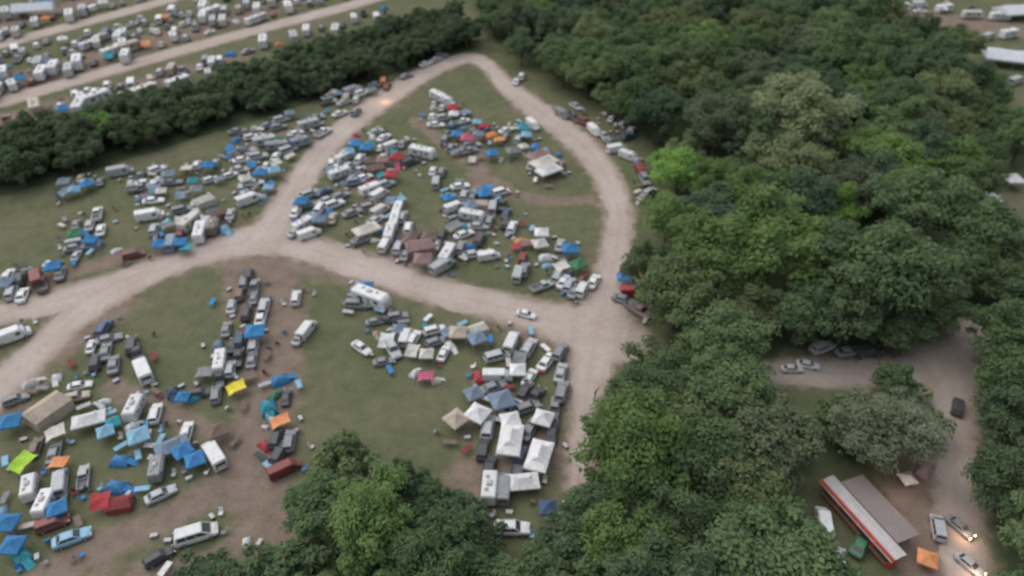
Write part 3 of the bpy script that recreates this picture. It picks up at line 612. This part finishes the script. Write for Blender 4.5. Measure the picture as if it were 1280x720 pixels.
for _ in range(3500):
    a=random.choice(big); th=random.uniform(0,6.28); d=a[2]+random.uniform(0,1.8); x,y=a[0]+d*math.cos(th),a[1]+d*math.sin(th)
    u,v=P(x,y)
    if v<90 or v>720 or u<0 or u>900 or onroad(x,y,.5) or not ok(x,y,.6,.72): continue
    kind=random.choices(['chair','cooler','table'],[5,3,3])[0]
    if cnt[kind]>=mxn[kind]: continue
    cnt[kind]+=1
    put(kind,u,v,0,random.choice(['blue','dark red','white','cream','black','grey','grey','silver','light blue','brown']),1.15,world=(x,y),head=random.uniform(0,6.28))
# ---------------------------------------------------------------- buildings
def thing(name,parts,loc,head,label,cat,color=(1,1,1,1)):
    o=bpy.data.objects.new(name,None);COL.objects.link(o);o.location=(*loc,0);o.rotation_euler=(0,0,head)
    for n,g,l in parts:
        k=bpy.data.objects.new(n,g.mesh(n));k.parent=o;k.location=l;k.color=color;COL.objects.link(k)
    o['label']=label;o['category']=cat;return o
a=G(1040,602,2.8);b_=G(1120,690,2.8);Lh=math.hypot(b_[0]-a[0],b_[1]-a[1])+1;hd=math.atan2(b_[1]-a[1],b_[0]-a[0]);mid=((a[0]+b_[0])/2,(a[1]+b_[1])/2)
w=Geo();w.box((0,0,1.2),(Lh,1.6,2.4),'redwall',bev=.01)
r=Geo();r.loft([[(x,-1.0,2.5),(x,1.0,2.65),(x,1.0,2.77),(x,0,2.9),(x,-1.0,2.62)] for x in(-Lh/2-.3,Lh/2+.3)],'whiteroof')
fa=Geo();fa.box((0,-1.22,2.6),(Lh+.8,.4,.7),'redwall',bev=.05)
pp=[('wall',w,(0,0,0)),('roof',r,(0,0,0)),('fascia',fa,(0,0,0))]
for i in range(4): pp.append(('serving_window',Geo().box((-Lh/2+Lh*(i+.5)/4,-.83,1.5),(Lh/4-.9,.06,1.0),'glass',bev=.03),(0,0,0)))
pp.append(('counter',Geo().box((0,-1.1,.98),(Lh-.6,.45,.08),'wood'),(0,0,0)))
pp.append(('fascia_trim',Geo().box((0,-1.46,2.6),(Lh+.8,.05,.2),'lamp'),(0,0,0)))
thing('food_stand',pp,mid,hd,'long red food stand with a white roof','food stand')
pr=Geo()
pr.loft([[(x,-1.9,2.6),(x,1.9,2.4),(x,1.9,2.55),(x,-1.9,2.75)] for x in(-Lh/2+1,-1.7,1.7,Lh/2-1.4)],'mauveroof')
pp=[('roof',pr,(0,0,0))]+[('post',Geo().rod((0,0,0),(0,0,2.45),.08,'wood'),(x,y,0)) for x in(-4.4,0,4.2) for y in(-1.6,1.6)]
nrm=(-math.sin(hd),math.cos(hd)); ctr=(mid[0]+nrm[0]*3.1,mid[1]+nrm[1]*3.1)
thing('picnic_shelter',pp,ctr,hd,'mauve-grey roofed shelter beside the red food stand','shelter')
def marquee(u,v,ang,Lx,Wy,label):
    x,y=G(u,v,3)
    g=Geo();secs=[]
    for i in range(6):
        xx=-Lx/2+Lx*i/5; s=.12*math.sin(i*2.1)
        secs.append([(xx,-Wy/2,2.4),(xx,Wy/2,2.4),(xx,Wy/2-.02,2.9),(xx,0,4.9+s),(xx,-Wy/2+.02,2.9)])
    g.loft(secs,'fabric')
    pp=[('roof',g,(0,0,0))]+[('pole',Geo().rod((0,0,0),(0,0,2.45),.06,'pole'),(sx*Lx/2*.98,sy*Wy/2*.96,0)) for sx in(-1,0,1) for sy in(-1,1)]
    thing('marquee_tent',pp,(x,y),math.radians(ang),label,'marquee',(.62,.64,.68,1))
marquee(1266,70,-20,16,9,'large white marquee tent behind the woods')
marquee(1275,12,10,16,9,'large white marquee tent among parked trailers')
marquee(42,10,15,14,6,'long white marquee tent in the trailer park')
# ---------------------------------------------------------------- light
def lamp(kind,u,v,z,power,col,size=.3):
    l=bpy.data.lights.new('lamp_light',kind);l.energy=power;l.color=col;l.shadow_soft_size=size
    o=bpy.data.objects.new('lamp_light',l);o.location=(*G(u,v,z),z);COL.objects.link(o);return o
lamp('POINT',1209,668,1.3,130,(1,.6,.33),.5); lamp('POINT',1138,608,3.6,220,(1,.72,.6),.5); lamp('POINT',481,121,1.6,200,(1,.45,.2),.6); lamp('POINT',1221,716,1.3,130,(1,.62,.37),.5)
w=bpy.data.worlds.new('World');scene.world=w;w.use_nodes=True;nt=w.node_tree
bg=nt.nodes['Background'];sk=nt.nodes.new('ShaderNodeTexSky');sk.sky_type='NISHITA';sk.sun_disc=False;sk.sun_elevation=math.radians(55);sk.sun_rotation=math.radians(-60)
sk.air_density=1.5;sk.dust_density=3
hs=nt.nodes.new('ShaderNodeHueSaturation');hs.inputs['Saturation'].default_value=.45
nt.links.new(sk.outputs[0],hs.inputs['Color']);nt.links.new(hs.outputs[0],bg.inputs['Color']);bg.inputs['Strength'].default_value=.15
sl=bpy.data.lights.new('sun','SUN');sl.energy=1.15;sl.angle=math.radians(90);sl.color=(1,.97,.93)
el=math.radians(65);az=math.radians(-60)
so=bpy.data.objects.new('sun',sl);so.rotation_euler=Vector((math.sin(az)*math.cos(el),math.cos(az)*math.cos(el),math.sin(el))).to_track_quat('Z','Y').to_euler();COL.objects.link(so)
cam=bpy.data.cameras.new('camera');co=bpy.data.objects.new('camera',cam);COL.objects.link(co)
co.location=(0,0,H);co.rotation_euler=(math.radians(90)-TH,0,0);cam.sensor_width=36;cam.lens=F/1280*36;cam.clip_end=6000;cam.clip_start=.5
cam.dof.use_dof=True;cam.dof.focus_distance=45;cam.dof.aperture_fstop=.095
scene.camera=co
scene.view_settings.view_transform='Standard';scene.view_settings.look='None';scene.view_settings.exposure=0
